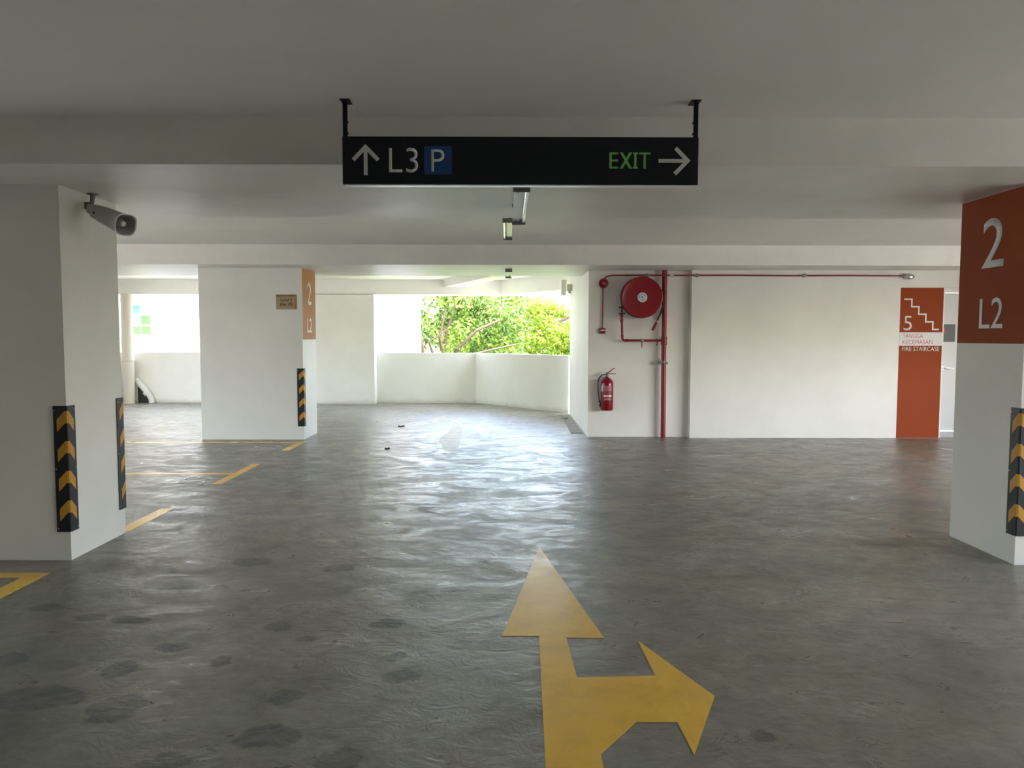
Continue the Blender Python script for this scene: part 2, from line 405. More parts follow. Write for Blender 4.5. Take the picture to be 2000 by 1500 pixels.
# door
def door():
    d = bpy.data.objects.new('door_1', None); COL.objects.link(d); d.location = (6.9, 11.2, 0); d['kind'] = 'structure'
    P = []
    bm = bmesh.new(); box(bm, DX0, DX0+.05, 11.10, 11.24, 0.0, DZ); box(bm, DX1-.05, DX1, 11.10, 11.24, 0, DZ); box(bm, DX0+.05, DX1-.05, 11.10, 11.24, 2.17, DZ)
    P.append(link('door_frame', bm, M_fix))
    leaf = link('door_leaf', B(DX0+.05, DX1-.05, 11.185, 11.235, 0.11, 2.165), M_door); P.append(leaf)
    sub(link('vision_panel', B(6.52, 6.715, 11.176, 11.19, 1.435, 1.70, bev=.003), M_glassd), leaf)
    P.append(link('threshold', B(DX0+.01, DX1-.01, 11.13, 11.235, 0.0, 0.085), M_kick))
    P.append(link('weather_bar', B(DX0+.05, DX1-.05, 11.17, 11.2, 0.095, 0.12), M_fix))
    bm = bmesh.new(); tube(bm, [(6.55, 11.19, 1.045), (6.55, 11.13, 1.045), (6.56, 11.12, 1.045), (6.67, 11.12, 1.038)], 0.009, 10)
    lathe(bm, [(0, .024), (.012, .024)], (6.55, 11.186, 1.045), (0, -1, 0), 20)
    sub(smooth_by_angle(link('door_handle', bm, M_alu)), leaf)
    sub(link('sticker', B(6.525, 6.56, 11.172, 11.177, 1.57, 1.64), M_redink), leaf)
    adopt(d, P)
door()

# ------------------------------------------------------------------ columns
LEV = {}
def column(name, x0, x1, y0, y1, label, panel=None, mt=M_wall):
    c = thing(name, ((x0+x1)/2, (y0+y1)/2, 0), label, 'column', 'rectangular columns')
    parts = [link('shaft', B(x0, x1, y0, y1, 0, ZB), mt)]
    if panel:
        F, u0, u1, mm, (n2, l2) = panel
        bm = plate(bmesh.new(), F, rect(u0, u1, 1.46, ZB-0.003), 0.002)
        pn = link('level_panel', bm, mm); pn['label'] = 'burnt orange painted level panel'
        parts.append(pn)
        F2 = (F[0]+F[3]*0.002, F[1], F[2], F[3])
        nm = text_mesh('numeral', '2', F2, *n2, M_letter, pn, 0.0015, weight=0.004); nm['label'] = 'large white 2'
        lt = text_mesh('lettering', 'L2', F2, *l2, M_letter, pn, 0.0015); lt['label'] = 'white L2 lettering'
    adopt(c, parts); return c
X1, Y1, Y1b = -2.93, 4.934, 5.645
X2, Y2, Y2b = 3.348, 4.823, 5.546
X3a, X3, Y3, Y3b = -4.466, -2.979, 10.83, 11.575
column('concrete_column', -4.42, X1, Y1, Y1b, 'white column nearest on the left, with the horn speaker beside its top', None)
column('concrete_column', X2, 4.84, Y2, Y2b, 'white column at right edge with a large burnt orange level 2 panel',
       (FXn(X2), -Y2b+0.004, -Y2, M_orange, ((-5.285, -5.055, 1.985, 2.325), (-5.29, -5.04, 1.565, 1.775))))
column('concrete_column', X3a, X3, Y3, Y3b, 'wide white middle column further back carrying a small tan level notice',
       (FXp(X3), Y3+0.02, Y3b, M_orange2, ((11.10, 11.33, 1.975, 2.315), (11.10, 11.34, 1.565, 1.775))))

# ------------------------------------------------------------------ corner guards
def corner_guard(cx, cy, sx, sy, label, z0=0.195, z1=1.04):
    """L-shaped rubber guard on the column corner (cx,cy); its legs run along -sx and -sy into the faces"""
    g = thing('corner_guard', (cx, cy, z0), label, 'corner guard', 'rubber corner guards')
    t, wd = 0.010, 0.088
    def P(a, b):   # a: distance along x face from the corner (inwards), b: along the y face
        return (cx - sx*a, cy - sy*b)
    prof = [P(wd, -0.001), P(wd, -0.006), P(wd-.006, -t), P(0.0, -t), P(-t*.7, -t*.7), P(-t, 0.0), P(-t, wd-.006), P(-0.006, wd), P(-0.001, wd), P(-0.001, -0.001)]
    body = link('rubber_body', prism(bmesh.new(), prof, z0, z1), M_rubber)
    parts = [body]
    e = t+0.0015
    for k in range(4):
        top = z1-0.033-k*0.2
        bm = bmesh.new(); a1 = 0.060
        rows = [(P(a1, -e), 0.058), (P(0.006, -e), 0.0), (P(-e*.7, -e*.7), 0.0), (P(-e, 0.006), 0.0), (P(-e, a1), 0.058)]
        inn = [P(a1, -t+.001), P(0.006, -t+.001), P(-t*.65, -t*.65), P(-t+.001, 0.006), P(-t+.001, a1)]
        fo = [bm.verts.new((*p, top-d)) for p, d in rows]; fl = [bm.verts.new((*p, top-d-0.082)) for p, d in rows]
        ro = [bm.verts.new((*p, top-d)) for p, (_, d) in zip(inn, rows)]; rl = [bm.verts.new((*p, top-d-0.082)) for p, (_, d) in zip(inn, rows)]
        for i in range(4):
            bm.faces.new((fo[i], fo[i+1], fl[i+1], fl[i])); bm.faces.new((ro[i], ro[i+1], fo[i+1], fo[i])); bm.faces.new((rl[i], rl[i+1], fl[i+1], fl[i])); bm.faces.new((ro[i], ro[i+1], rl[i+1], rl[i]))
        bm.faces.new((fo[0], fl[0], rl[0], ro[0])); bm.faces.new((fo[4], fl[4], rl[4], ro[4]))
        parts.append(link('reflective_chevron', bm, M_refl))
    for zz in (z0+0.022, (z0+z1)/2, z1-0.03):
        for ax in (0, 1):
            p = P(0.074, -t+.001) if ax == 0 else P(-t+.001, 0.074)
            d = (0, sy, 0) if ax == 0 else (sx, 0, 0)
            parts.append(sub_screw := link('screw', lathe(bmesh.new(), [(0, .0055), (.0025, .0045), (.003, .002)], (*p, zz), d, 12), M_screw)); sub(sub_screw, body)
    adopt(g, parts); return g
corner_guard(X1, Y1, 1, -1, 'black and yellow corner guard on the near edge of the left column')
corner_guard(X1, Y1b, 1, 1, 'thin sliver of corner guard on the rear edge of the left column')
corner_guard(X3, Y3, 1, -1, 'black and yellow corner guard on the middle column, smallest and furthest')
corner_guard(X2, Y2, -1, -1, 'brightly lit corner guard on the right column at the frame edge')

# level notice on the middle column
def notice():
    n = thing('level_notice', (-3.2, Y3, 2.0), 'small tan paper notice reading Level 2 on the middle column', 'notice')
    F = FY(Y3)
    a = link('backing', plate(bmesh.new(), F, rect(-3.352, -3.05, 1.895, 2.11), 0.003), M_plate)
    F2 = FY(Y3-0.003)
    b = link('orange_strip', plate(bmesh.new(), F2, rect(-3.085, -3.052, 1.897, 2.06), 0.0006), M_plateo)
    c = text_mesh('heading', 'RESIDENCE PARKING', F2, -3.345, -3.06, 2.078, 2.103, M_ink, None, 0.001, weight=0.01)
    d = text_mesh('lettering', 'Level 2', F2, -3.285, -3.12, 2.01, 2.05, M_ink, None, 0.001, weight=0.01)
    e = text_mesh('number_line', '(No. 59)', F2, -3.295, -3.11, 1.935, 1.99, M_ink, None, 0.001, weight=0.01)
    adopt(n, [a, b, c, d, e])
notice()

# ------------------------------------------------------------------ hanging direction sign
def direction_sign():
    Y = 4.05; x0, x1, z0, z1 = -0.886, 1.018, 2.316, 2.567
    s = thing('direction_sign', (0.066, Y, z0), 'long black hanging sign with white arrows, L3 P and green EXIT', 'sign')
    P = [link('board', B(x0, x1, Y, Y+0.05, z0, z1, bev=.003), M_signblk)]
    P.append(link('lower_edge', B(x0+.01, x1-.004, Y+0.004, Y+0.046, z0-.006, z0+.001), M_alu))
    for sx, xa in ((1, x0+.004), (-1, x1-.004)):
        bm = bmesh.new(); box(bm, min(xa, xa+sx*.024), max(xa, xa+sx*.024), Y+.002, Y+.012, z1-.003, ZS-.004); box(bm, min(xa, xa+sx*.006), max(xa, xa+sx*.006), Y+.002, Y+.044, z1-.003, ZS-.004)
        hg = link('hanger', bm, M_signblk); P.append(hg)
        P.append(link('hanger_flange', B(min(xa-sx*.012, xa+sx*.038), max(xa-sx*.012, xa+sx*.038), Y-.012, Y+.075, ZS-.006, ZS), M_signblk))
        for zz in (z1+.012, z1+.07): sub(link('bolt', B(min(xa+sx*.022, xa+sx*.030), max(xa+sx*.022, xa+sx*.030), Y-.001, Y+.009, zz, zz+.009), M_signblk), hg)
    F = FY(Y)
    k = 4.05/1455*1.0
    def px(u): return x0 + (u-667)*(x1-x0)/694
    def pz(v, u=700): return z1 - (v-264-(u-667)/694*3)*(z1-z0)/94.5
    bm = bmesh.new()
    plate(bm, F, stroke([(px(688), pz(311)), (px(712), pz(285)), (px(737), pz(311))], .0215), .0012)
    plate(bm, F, rect(px(708.5), px(716), pz(341), pz(288)), .0014)
    a = link('arrow_up', bm, M_signwht)
    bm = bmesh.new()
    plate(bm, F, stroke([(px(1316), pz(288.5, 1320)), (px(1340), pz(313.5, 1320)), (px(1315), pz(340, 1320))], .0215), .0012)
    plate(bm, F, rect(px(1283), px(1337), pz(317.5, 1320), pz(310, 1320)), .0014)
    b = link('arrow_right', bm, M_signwht)
    P += [a, b]
    P.append(text_mesh('lettering', 'L3', F, px(757.5), px(814), pz(336, 757), pz(287, 757), M_signwht, None, .0012, weight=-0.004, space=1.05))
    P.append(link('blue_square', plate(bmesh.new(), F, rect(px(826), px(880), pz(340, 850), pz(284, 850)), .0010), M_signblu))
    P.append(text_mesh('parking_letter', 'P', FY(Y-.001), px(839.5), px(865.5), pz(334, 850), pz(290, 850), M_signwht, None, .0012, weight=-0.004))
    # EXIT: the I carries serifs
    v0, v1 = pz(329, 1225), pz(297, 1225); sw = .0125
    E1, X_, I_, T_ = (1187, 1204), (1208, 1231), (1233, 1242.5), (1245, 1267)
    bm = bmesh.new()
    plate(bm, F, rect(px(E1[0]), px(E1[0])+sw, v0, v1), .0012)
    vm = (v0+v1)/2
    for a0, a1 in ((v0, v0+sw*.8), (vm-sw*.4, vm+sw*.4), (v1-sw*.8, v1)): plate(bm, F, rect(px(E1[0])+sw, px(E1[1]), a0, a1), .0012)
    for (pa, pb) in (((px(X_[0])+.006, v0), (px(X_[1])-.006, v1)), ((px(X_[0])+.006, v1), (px(X_[1])-.006, v0))):
        h = sw*.62; plate(bm, F, [(pa[0]-h, pa[1]), (pa[0]+h, pa[1]), (pb[0]+h, pb[1]), (pb[0]-h, pb[1])], .0012 if pa[1] == v0 else .0013)
    xi = (px(I_[0])+px(I_[1]))/2
    plate(bm, F, rect(xi-sw/2, xi+sw/2, v0, v1), .0012); plate(bm, F, rect(px(I_[0]), px(I_[1]), v0, v0+sw*.7), .0013); plate(bm, F, rect(px(I_[0]), px(I_[1]), v1-sw*.7, v1), .0013)
    xt = (px(T_[0])+px(T_[1]))/2
    plate(bm, F, rect(xt-sw/2, xt+sw/2, v0, v1-sw*.8), .0012); plate(bm, F, rect(px(T_[0]), px(T_[1]), v1-sw*.8, v1), .0012)
    P.append(link('exit_lettering', bm, M_signgrn))
    adopt(s, P)
direction_sign()

# ------------------------------------------------------------------ batten lights
def batten(x, y0, y1, ztop, drop, label, side=1, body=M_fix):
    f = thing('batten_light', (x, (y0+y1)/2, ztop), label, 'ceiling light', 'bare fluorescent battens')
    zb = ztop-drop
    P = [link('housing', B(x-.028, x+.028, y0+.02, y1-.02, zb+.022, zb+.062, bev=.004), body)]
    tx = x+side*.052
    P.append(smooth_by_angle(link('tube', tube(bmesh.new(), [(tx, y0+.02, zb+.022), (tx, y1-.02, zb+.022)], .0125, 16), M_tube)))
    for yy in (y0, y1-.022):
        P.append(link('lamp_holder', B(min(x-.034, tx-.016), max(x+.034, tx+.016), yy, yy+.022, zb-.004, zb+.04, bev=.006), M_greyd))
    for yy in (y0+.004, y1-.10):
        bm = bmesh.new(); box(bm, x-.024, x+.024, yy, yy+.05, zb+.038, ztop-.012); box(bm, x-.032, x+.032, yy-.01, yy+.06, ztop-.014, ztop)
        P.append(link('mounting_bracket', bm, M_greyd))
    P.append(link('screw', lathe(bmesh.new(), [(0, .006), (.002, .005)], (x, y0+.16, zb+.022), (0, 0, -1), 12), M_greyd))
    adopt(f, P)
batten(0.062, 4.42, 5.72, ZB, 0.135, 'white fluorescent batten just below the black hanging sign', 1)
batten(0.012, 7.20, 8.50, ZS, 0.165, 'smaller yellowish fluorescent batten behind the first one', -1, M_tubey)
batten(-0.01, 10.92, 12.1, ZB, 0.04, 'tiny far end of a batten under the second ceiling beam', 1)

# ------------------------------------------------------------------ horn speaker
def horn():
    s = thing('horn_speaker', (-2.88, 5.24, ZB), 'grey horn loudspeaker hanging beside the top of the left column', 'speaker')
    a = Vector((-2.862, 5.19, 2.372)); b = Vector((-2.515, 4.965, 2.232)); d = (b-a).normalized(); Lg = (b-a).length
    P = []
    prof = [(0, .030), (.004, .034), (.07, .036), (.075, .047), (.16, .051), (.165, .054), (Lg-.01, .066), (Lg, .069), (Lg, .064), (Lg-.012, .061), (Lg-.10, .034), (Lg-.11, .0)]
    P.append(smooth_by_angle(link('horn_body', lathe(bmesh.new(), prof, a, d, 48, sq=1.0), M_grey), 40))
    P.append(smooth_by_angle(link('rim', ringlathe(bmesh.new(), [(Lg-.005, .070), (Lg+.003, .0735), (Lg+.006, .071), (Lg+.004, .067), (Lg-.003, .0635)], a, d, 48, sq=1.0), M_rim), 40))
    P.append(smooth_by_angle(link('driver_cone', lathe(bmesh.new(), [(Lg-.10, .030), (Lg-.03, .022), (Lg-.025, .018)], a, d, 32), M_grey), 40))
    P.append(smooth_by_angle(link('driver_cap', lathe(bmesh.new(), [(Lg-.026, .016), (Lg-.022, .014), (Lg-.021, .008), (Lg-.024, .006)], a, d, 24), M_rim), 40))
    P.append(smooth_by_angle(link('mount_plate', lathe(bmesh.new(), [(0, .038), (.006, .036)], (-2.88, 5.25, ZB), (0, 0, -1), 32), M_greyd)))
    P.append(smooth_by_angle(link('mount_stem', tube(bmesh.new(), [(-2.88, 5.25, ZB-.004), (-2.872, 5.225, 2.43), (-2.858, 5.19, 2.395)], [.017, .014, .013], 14), M_greyd)))
    bm = bmesh.new(); box(bm, -2.908, -2.862, 5.185, 5.225, 2.372, 2.422, bev=.004)
    P.append(link('swivel_bracket', bm, M_greyd))
    n = d.cross(Vector((0, 0, 1))).normalized()
    P.append(link('bracket_bolt', lathe(bmesh.new(), [(0, .009), (.008, .008)], a+d*.135+n*.048, n, 14), M_black))
    adopt(s, P)
horn()

# ------------------------------------------------------------------ fire equipment
WY = 11.157
def hose_reel():
    c = (1.953, 2.08); r = .302
    s = thing('hose_reel', (c[0], WY, c[1]), 'big round red fire hose reel mounted on the white wall', 'hose reel')
    P = []
    y0 = 10.90
    P.append(smooth_by_angle(link('front_disc', lathe(bmesh.new(), [(0, .09), (.002, .20), (-.006, .27), (-.010, .285), (-.004, r-.004), (.004, r), (.010, r-.004), (.014, .09)], (c[0], y0, c[1]), (0, 1, 0), 72), M_red), 30))
    P.append(smooth_by_angle(link('back_disc', lathe(bmesh.new(), [(0, .09), (0, r-.004), (.006, r), (.012, r-.004), (.012, .09)], (c[0], y0+.13, c[1]), (0, 1, 0), 72), M_darkred), 30))
    bm = bmesh.new()
    for k in range(6):
        yy = y0+.024+k*.0185; R = r-.012
        tube(bm, [(c[0]+R*math.cos(a), yy, c[1]+R*math.sin(a)) for a in [2*math.pi*i/60 for i in range(61)]], .0105, 8)
    hz = link('coiled_hose', bm, M_black); smooth_by_angle(hz); P.append(hz)
    P.append(link('drum', lathe(bmesh.new(), [(.01, .20), (.13, .20)], (c[0], y0, c[1]), (0, 1, 0), 48), M_black))
    P.append(smooth_by_angle(link('hub_disc', lathe(bmesh.new(), [(0, .070), (-.006, .072), (-.009, .066), (-.009, .01)], (c[0]+.002, y0-.004, c[1]-.001), (0, 1, 0), 48), M_hub)))
    bm = bmesh.new()
    F = FY(y0-.0135)
    for k in range(3):
        a0 = k*2.09+.4; pts = [(c[0]+.045*math.cos(a0+i*.22), c[1]+.045*math.sin(a0+i*.22)) for i in range(5)]
        plate(bm, F, stroke(pts, .016), .001)
    plate(bm, F, [(c[0]+.018*math.cos(i*.5236), c[1]+.018*math.sin(i*.5236)) for i in range(12)], .001)
    sub(link('hub_print', bm, M_hubblue), P[-1])
    P.append(link('wall_bracket', B(c[0]-.05, c[0]+.05, y0+.13, WY, c[1]-.10, c[1]+.10, bev=.004), M_darkred))
    # loose end of the hose and nozzle
    hp = [(2.238, 10.93, 2.20), (2.256, 10.93, 2.08), (2.262, 10.925, 1.97), (2.247, 10.92, 1.90), (2.215, 10.91, 1.82), (2.172, 10.90, 1.725)]
    P.append(smooth_by_angle(link('hose_end', tube(bmesh.new(), hp, .013, 12), M_black)))
    nz = link('nozzle', tube(bmesh.new(), [(2.178, 10.90, 1.74), (2.165, 10.90, 1.712), (2.15, 10.90, 1.68), (2.118, 10.90, 1.612), (2.112, 10.90, 1.60)], [.014, .018, .019, .022, .019], 14), M_darkred)
    P.append(smooth_by_angle(nz)); sub(link('nozzle_ring', tube(bmesh.new(), [(2.176, 10.90, 1.735), (2.172, 10.90, 1.727)], .0165, 14), M_alu), nz)
    # inlet elbow with its valve body at the left of the drum
    bm = bmesh.new(); tube(bm, [(1.672, 10.99, 1.80), (1.672, 10.99, 1.96), (1.69, 10.99, 2.02), (1.76, 10.99, 2.06), (1.93, 10.99, 2.08)], .014, 12)
    lathe(bm, [(0, .026), (.012, .026)], (1.672, 10.99, 1.865), (0, 0, 1), 6); lathe(bm, [(0, .022), (.04, .02), (.05, .014)], (1.672, 10.99, 1.80), (0, 0, 1), 16)
    P.append(smooth_by_angle(link('inlet_elbow', bm, M_redpipe)))
    for zz in (1.845, 1.935):
        bm = bmesh.new(); tube(bm, [(1.628, 10.97, zz), (1.712, 10.97, zz)], .008, 8); lathe(bm, [(0, .014), (.012, .014)], (1.626, 10.97, zz), (1, 0, 0), 6); lathe(bm, [(0, .014), (.012, .014)], (1.702, 10.97, zz), (1, 0, 0), 6)
        P.append(link('u_bolt', bm, M_black))
    adopt(s, P)
hose_reel()

def riser():
    s = thing('riser_pipe', (2.318, 11.06, 0), 'thick vertical red riser pipe running from floor to beam', 'pipe')
    P = [smooth_by_angle(link('pipe', tube(bmesh.new(), [(2.318, 11.06, 0), (2.308, 11.06, ZB)], .036, 28), M_redpipe))]
    P.append(smooth_by_angle(link('coupling', lathe(bmesh.new(), [(0, .040), (.004, .046), (.03, .046), (.034, .042), (.09, .042), (.094, .046), (.12, .046), (.124, .040)], (2.313, 11.06, 1.385), (0, 0, 1), 28), M_redpipe)))
    P.append(smooth_by_angle(link('upper_collar', lathe(bmesh.new(), [(0, .038), (.003, .041), (.012, .041), (.015, .038)], (2.309, 11.06, 2.16), (0, 0, 1), 28), M_redpipe)))
    bm = bmesh.new(); lathe(bm, [(0, .039), (.034, .039)], (2.314, 11.06, 1.115), (0, 0, 1), 24); box(bm, 2.30, 2.33, 11.06, WY, 1.117, 1.145)
    box(bm, 2.232, 2.285, 11.03, 11.085, 1.10, 1.155, bev=.004); box(bm, 2.345, 2.372, 11.045, 11.08, 1.10, 1.135, bev=.003)
    lathe(bm, [(0, .012), (.012, .012)], (2.246, 11.05, 1.168), (0, 0, 1), 6)
    P.append(link('pipe_clamp', bm, M_greyd))
    adopt(s, P)
    # branch to the reel
    b = thing('branch_pipe', (1.99, 11.04, 1.45), 'thinner red L-shaped pipe joining the riser to the hose reel', 'pipe')
    y = 11.04; x0 = 1.69; z0 = 1.452
    pts = [(2.285, y, z0)] + [(x0+.045, y, z0)] + arc((x0+.045, y, z0+.045), .045, -math.pi/2, -math.pi, 6)[1:] + [(x0-.005, y, 1.62), (x0-.018, y-.05, 1.795)]
    Q = [smooth_by_angle(link('pipe', tube(bmesh.new(), pts, .0175, 18), M_redpipe))]
    for pr, og, ax in (([(0, .023), (.03, .023)], (x0+.05, y, z0), (1, 0, 0)), ([(0, .023), (.03, .023)], (x0, y, z0+.05), (0, 0, 1)), ([(0, .021), (.04, .025), (.05, .025), (.06, .019)], (x0-.016, y-.035, 1.715), (0, 0, 1))):
        Q.append(smooth_by_angle(link('pipe_collar', lathe(bmesh.new(), pr, og, ax, 18), M_redpipe)))
    bm = bmesh.new(); lathe(bm, [(0, .020), (.012, .026), (.05, .026), (.062, .020)], (1.945, y, z0), (1, 0, 0), 18); tube(bm, [(1.975, y-.02, z0), (1.975, y-.035, z0)], .010, 10)
    Q.append(smooth_by_angle(link('valve_body', bm, M_brass)))
    sub(link('valve_lever', B(1.968, 1.982, y-.045, y-.035, 1.345, 1.45, bev=.002), M_darkred), Q[-1])
    bm = bmesh.new(); lathe(bm, [(0, .022), (.05, .022)], (2.20, y, z0), (1, 0, 0), 6); tube(bm, [(2.215, y-.01, z0), (2.205, y-.01, 1.385)], .009, 8); lathe(bm, [(0, .013), (.01, .013)], (2.204, y-.01, 1.375), (0, 0, 1), 6)
    Q.append(link('drain_cock', bm, M_darkred))
    adopt(b, Q)
riser()

def alarm():
    b = thing('alarm_bell', (1.417, WY, 2.296), 'small round red alarm bell left of the hose reel', 'bell')
    c = (1.417, WY, 2.296)
    adopt(b, [smooth_by_angle(link('gong', lathe(bmesh.new(), [(.02, .05), (.022, .070), (.034, .073), (.05, .068), (.06, .05), (.066, .02)], c, (0, -1, 0), 40), M_red), 40),
              smooth_by_angle(link('back_box', lathe(bmesh.new(), [(0, .052), (.022, .052)], c, (0, -1, 0), 32), M_redpipe)),
              smooth_by_angle(link('centre_nut', lathe(bmesh.new(), [(.064, .018), (.072, .016), (.074, .006)], c, (0, -1, 0), 20), M_redink))])
    p = thing('call_point', (1.406, WY, 1.59), 'little red square call point with white strip under the bell', 'call point')
    adopt(p, [link('case', B(1.362, 1.450, WY-.045, WY, 1.553, 1.637, bev=.005), M_redpipe),
              link('white_strip', B(1.375, 1.437, WY-.048, WY-.044, 1.590, 1.612), M_label),
              link('dark_border', B(1.370, 1.442, WY-.0465, WY-.0445, 1.560, 1.583), M_darkred)])
    d = link('conduit', tube(bmesh.new(), [(1.406, 11.13, 1.637), (1.412, 11.13, 2.23)], .010, 12), M_redpipe)
    smooth_by_angle(d); tag(d, 'thin vertical red conduit between alarm bell and call point', 'conduit')
    # long conduit to the wall lamp
    s = thing('long_conduit', (3.6, 10.99, 2.405), 'long thin red conduit along the top of the white wall', 'conduit')
    z = 2.405; y = 10.99
    pts = [(1.425, 11.12, 2.36), (1.44, 11.10, 2.382), (1.475, 11.06, 2.40), (1.54, 11.0, z), (2.2, y, z), (3.4, y, z+.003), (4.2, y, z-.001), (5.0, y, z+.002), (5.80, y, z)]
    P = [smooth_by_angle(link('conduit_run', tube(bmesh.new(), pts, .0115, 12), M_redpipe))]
    for xx in (2.04, 2.765, 4.347): P.append(smooth_by_angle(link('coupling_box', lathe(bmesh.new(), [(-.035, .013), (-.028, .020), (-.012, .022), (-.010, .027), (.010, .027), (.012, .022), (.028, .020), (.035, .013)], (xx, y, z), (1, 0, 0), 18), M_brass)))
    P.append(smooth_by_angle(link('steel_union', lathe(bmesh.new(), [(-.03, .013), (-.02, .021), (.02, .021), (.03, .013)], (2.40, y, z), (1, 0, 0), 12), M_alu)))
    adopt(s, P)
    l = thing('wall_lamp', (5.88, 10.99, 2.395), 'small oval grey bulkhead lamp at the end of the red conduit', 'lamp')
    adopt(l, [smooth_by_angle(link('oval_head', lathe(bmesh.new(), [(0, .012), (.012, .030), (.035, .040), (.07, .043), (.10, .036), (.122, .018), (.13, .004)], (5.84, 10.985, 2.395), (1, 0, -.08), 28), M_alu)),
              link('fixing', lathe(bmesh.new(), [(0, .016), (.010, .032), (.018, .032), (.028, .014), (.05, .012)], (5.79, 10.99, 2.40), (1, 0, 0), 18), M_brass)])
alarm()

def extinguisher():
    cx, cy, z0 = 1.472, 11.045, 0.413
    e = thing('fire_extinguisher', (cx, cy, z0), 'red fire extinguisher with black hose hung low on the white wall', 'fire extinguisher')
    r = .094
    P = [smooth_by_angle(link('cylinder', lathe(bmesh.new(), [(0, r-.012), (.006, r-.003), (.012, r), (.40, r), (.43, r-.006), (.455, r-.022), (.475, .05), (.487, .027), (.50, .022)], (cx, cy, z0), (0, 0, 1), 48), M_red), 30)]
    def wrap(name, a0, a1, za, zb, m, off=.0008):
        bm = bmesh.new(); n = 14; A = []; Bv = []
        for i in range(n+1):
            a = math.radians(a0+(a1-a0)*i/n); A.append(bm.verts.new((cx+(r+off)*math.sin(a), cy-(r+off)*math.cos(a), z0+za))); Bv.append(bm.verts.new((cx+(r+off)*math.sin(a), cy-(r+off)*math.cos(a), z0+zb)))
        for i in range(n): bm.faces.new((A[i], A[i+1], Bv[i+1], Bv[i]))
        o = link(name, bm, m); md = o.modifiers.new('t', 'SOLIDIFY'); md.thickness = .0006; return o
    P.append(wrap('label_panel', -32, 40, .29, .37, M_pink)); P.append(wrap('white_sticker', -72, -45, .285, .375, M_label))
    P.append(wrap('label_text_band', -38, 38, .205, .232, M_label)); P.append(wrap('lower_label', -35, 38, .155, .19, M_pink))
    P.append(wrap('holding_strap', -92, 92, .138, .149, M_darkred, .0015))
    for zz in (.275, .262, .249): sub(wrap('label_line', -34, 34, zz, zz+.005, M_pink), P[0])
    bm = bmesh.new(); lathe(bm, [(.49, .019), (.53, .017), (.535, .022), (.56, .022), (.565, .012)], (cx, cy, z0), (0, 0, 1), 20); box(bm, cx-.05, cx-.01, cy-.012, cy+.012, z0+.52, z0+.545, bev=.003)
    P.append(smooth_by_angle(link('valve', bm, M_greyd)))
    bm = bmesh.new(); tube(bm, [(cx+.0, cy, z0+.555), (cx+.05, cy, z0+.585), (cx+.085, cy, z0+.618), (cx+.115, cy, z0+.625)], [.008, .007, .006, .005], 8); P.append(link('lever', bm, M_darkred))
    bm = bmesh.new(); tube(bm, [(cx, cy, z0+.545), (cx+.06, cy, z0+.545), (cx+.13, cy, z0+.54)], [.008, .006, .005], 8); P.append(link('carry_handle', bm, M_darkred))
    hp = [(cx-.045, cy, z0+.532), (cx-.075, cy-.005, z0+.525), (cx-.115, cy-.01, z0+.49), (cx-.135, cy-.01, z0+.43), (cx-.137, cy-.01, z0+.34), (cx-.128, cy-.01, z0+.24), (cx-.113, cy-.01, z0+.14)]
    P.append(smooth_by_angle(link('discharge_hose', tube(bmesh.new(), hp, .0095, 12), M_black)))
    P.append(smooth_by_angle(link('hose_nozzle', tube(bmesh.new(), [(cx-.113, cy-.01, z0+.15), (cx-.107, cy-.01, z0+.10), (cx-.104, cy-.01, z0+.05)], [.012, .013, .010], 12), M_black)))
    sub(link('nozzle_band', tube(bmesh.new(), [(cx-.1135, cy-.01, z0+.112), (cx-.1115, cy-.01, z0+.098)], .0145, 12), M_label), P[-1])
    P.append(link('hanging_bracket', B(cx-.02, cx+.02, cy+.06, WY, z0+.36, z0+.50), M_greyd))
    adopt(e, P)
extinguisher()

# ------------------------------------------------------------------ fire staircase sign (painted strip)
def stair_sign():
    F = FY(11.03)
    s = thing('staircase_sign', (6.115, 11.03, 0), 'tall burnt orange painted sign with white stair symbol and 5', 'sign')
    P = [link('orange_strip', plate(bmesh.new(), F, rect(5.797, 6.434, 0.002, 2.234), .002), M_orange)]
    F2 = FY(11.028)
    P.append(link('white_band', plate(bmesh.new(), F2, rect(5.797, 6.434, 1.378, 1.578), .0012), M_label))
    a, b, c, d = 5.852, 6.385, 2.067, 1.622
    xs = [5.853, 5.965, 6.073, 6.18, 6.287, 6.38]; zs = [2.065, 1.955, 1.845, 1.732, 1.620]
    pts = [(xs[0], zs[0])]
    for i in range(4): pts += [(xs[i+1], zs[i]), (xs[i+1], zs[i+1])]
    pts.append((xs[5], zs[4]))
    P.append(link('stair_symbol', plate(bmesh.new(), F2, stroke(pts, .021), .0014), M_letter))
    P.append(text_mesh('numeral', '5', F2, 5.855, 5.975, 1.605, 1.818, M_letter, None, .0014, weight=-0.003))
    F3 = FY(11.0268)
    P.append(text_mesh('malay_lettering', 'TANGGA', F3, 5.846, 6.147, 1.492, 1.556, M_redink, None, .001, weight=-0.004))
    P.append(text_mesh('malay_lettering', 'KECEMASAN', F3, 5.846, 6.293, 1.400, 1.466, M_redink, None, .001, weight=-0.004))
    P.append(text_mesh('english_lettering', 'FIRE STAIRCASE', F2, 5.846, 6.395, 1.300, 1.366, M_letter, None, .0014, weight=-0.004))
    adopt(s, P)
stair_sign()
bx = link('junction_box', B(6.665, 6.76, 10.98, 11.03, 2.275, 2.42, bev=.005), M_grey)
tag(bx, 'grey junction box over the staircase door, half behind the right column', 'junction box')
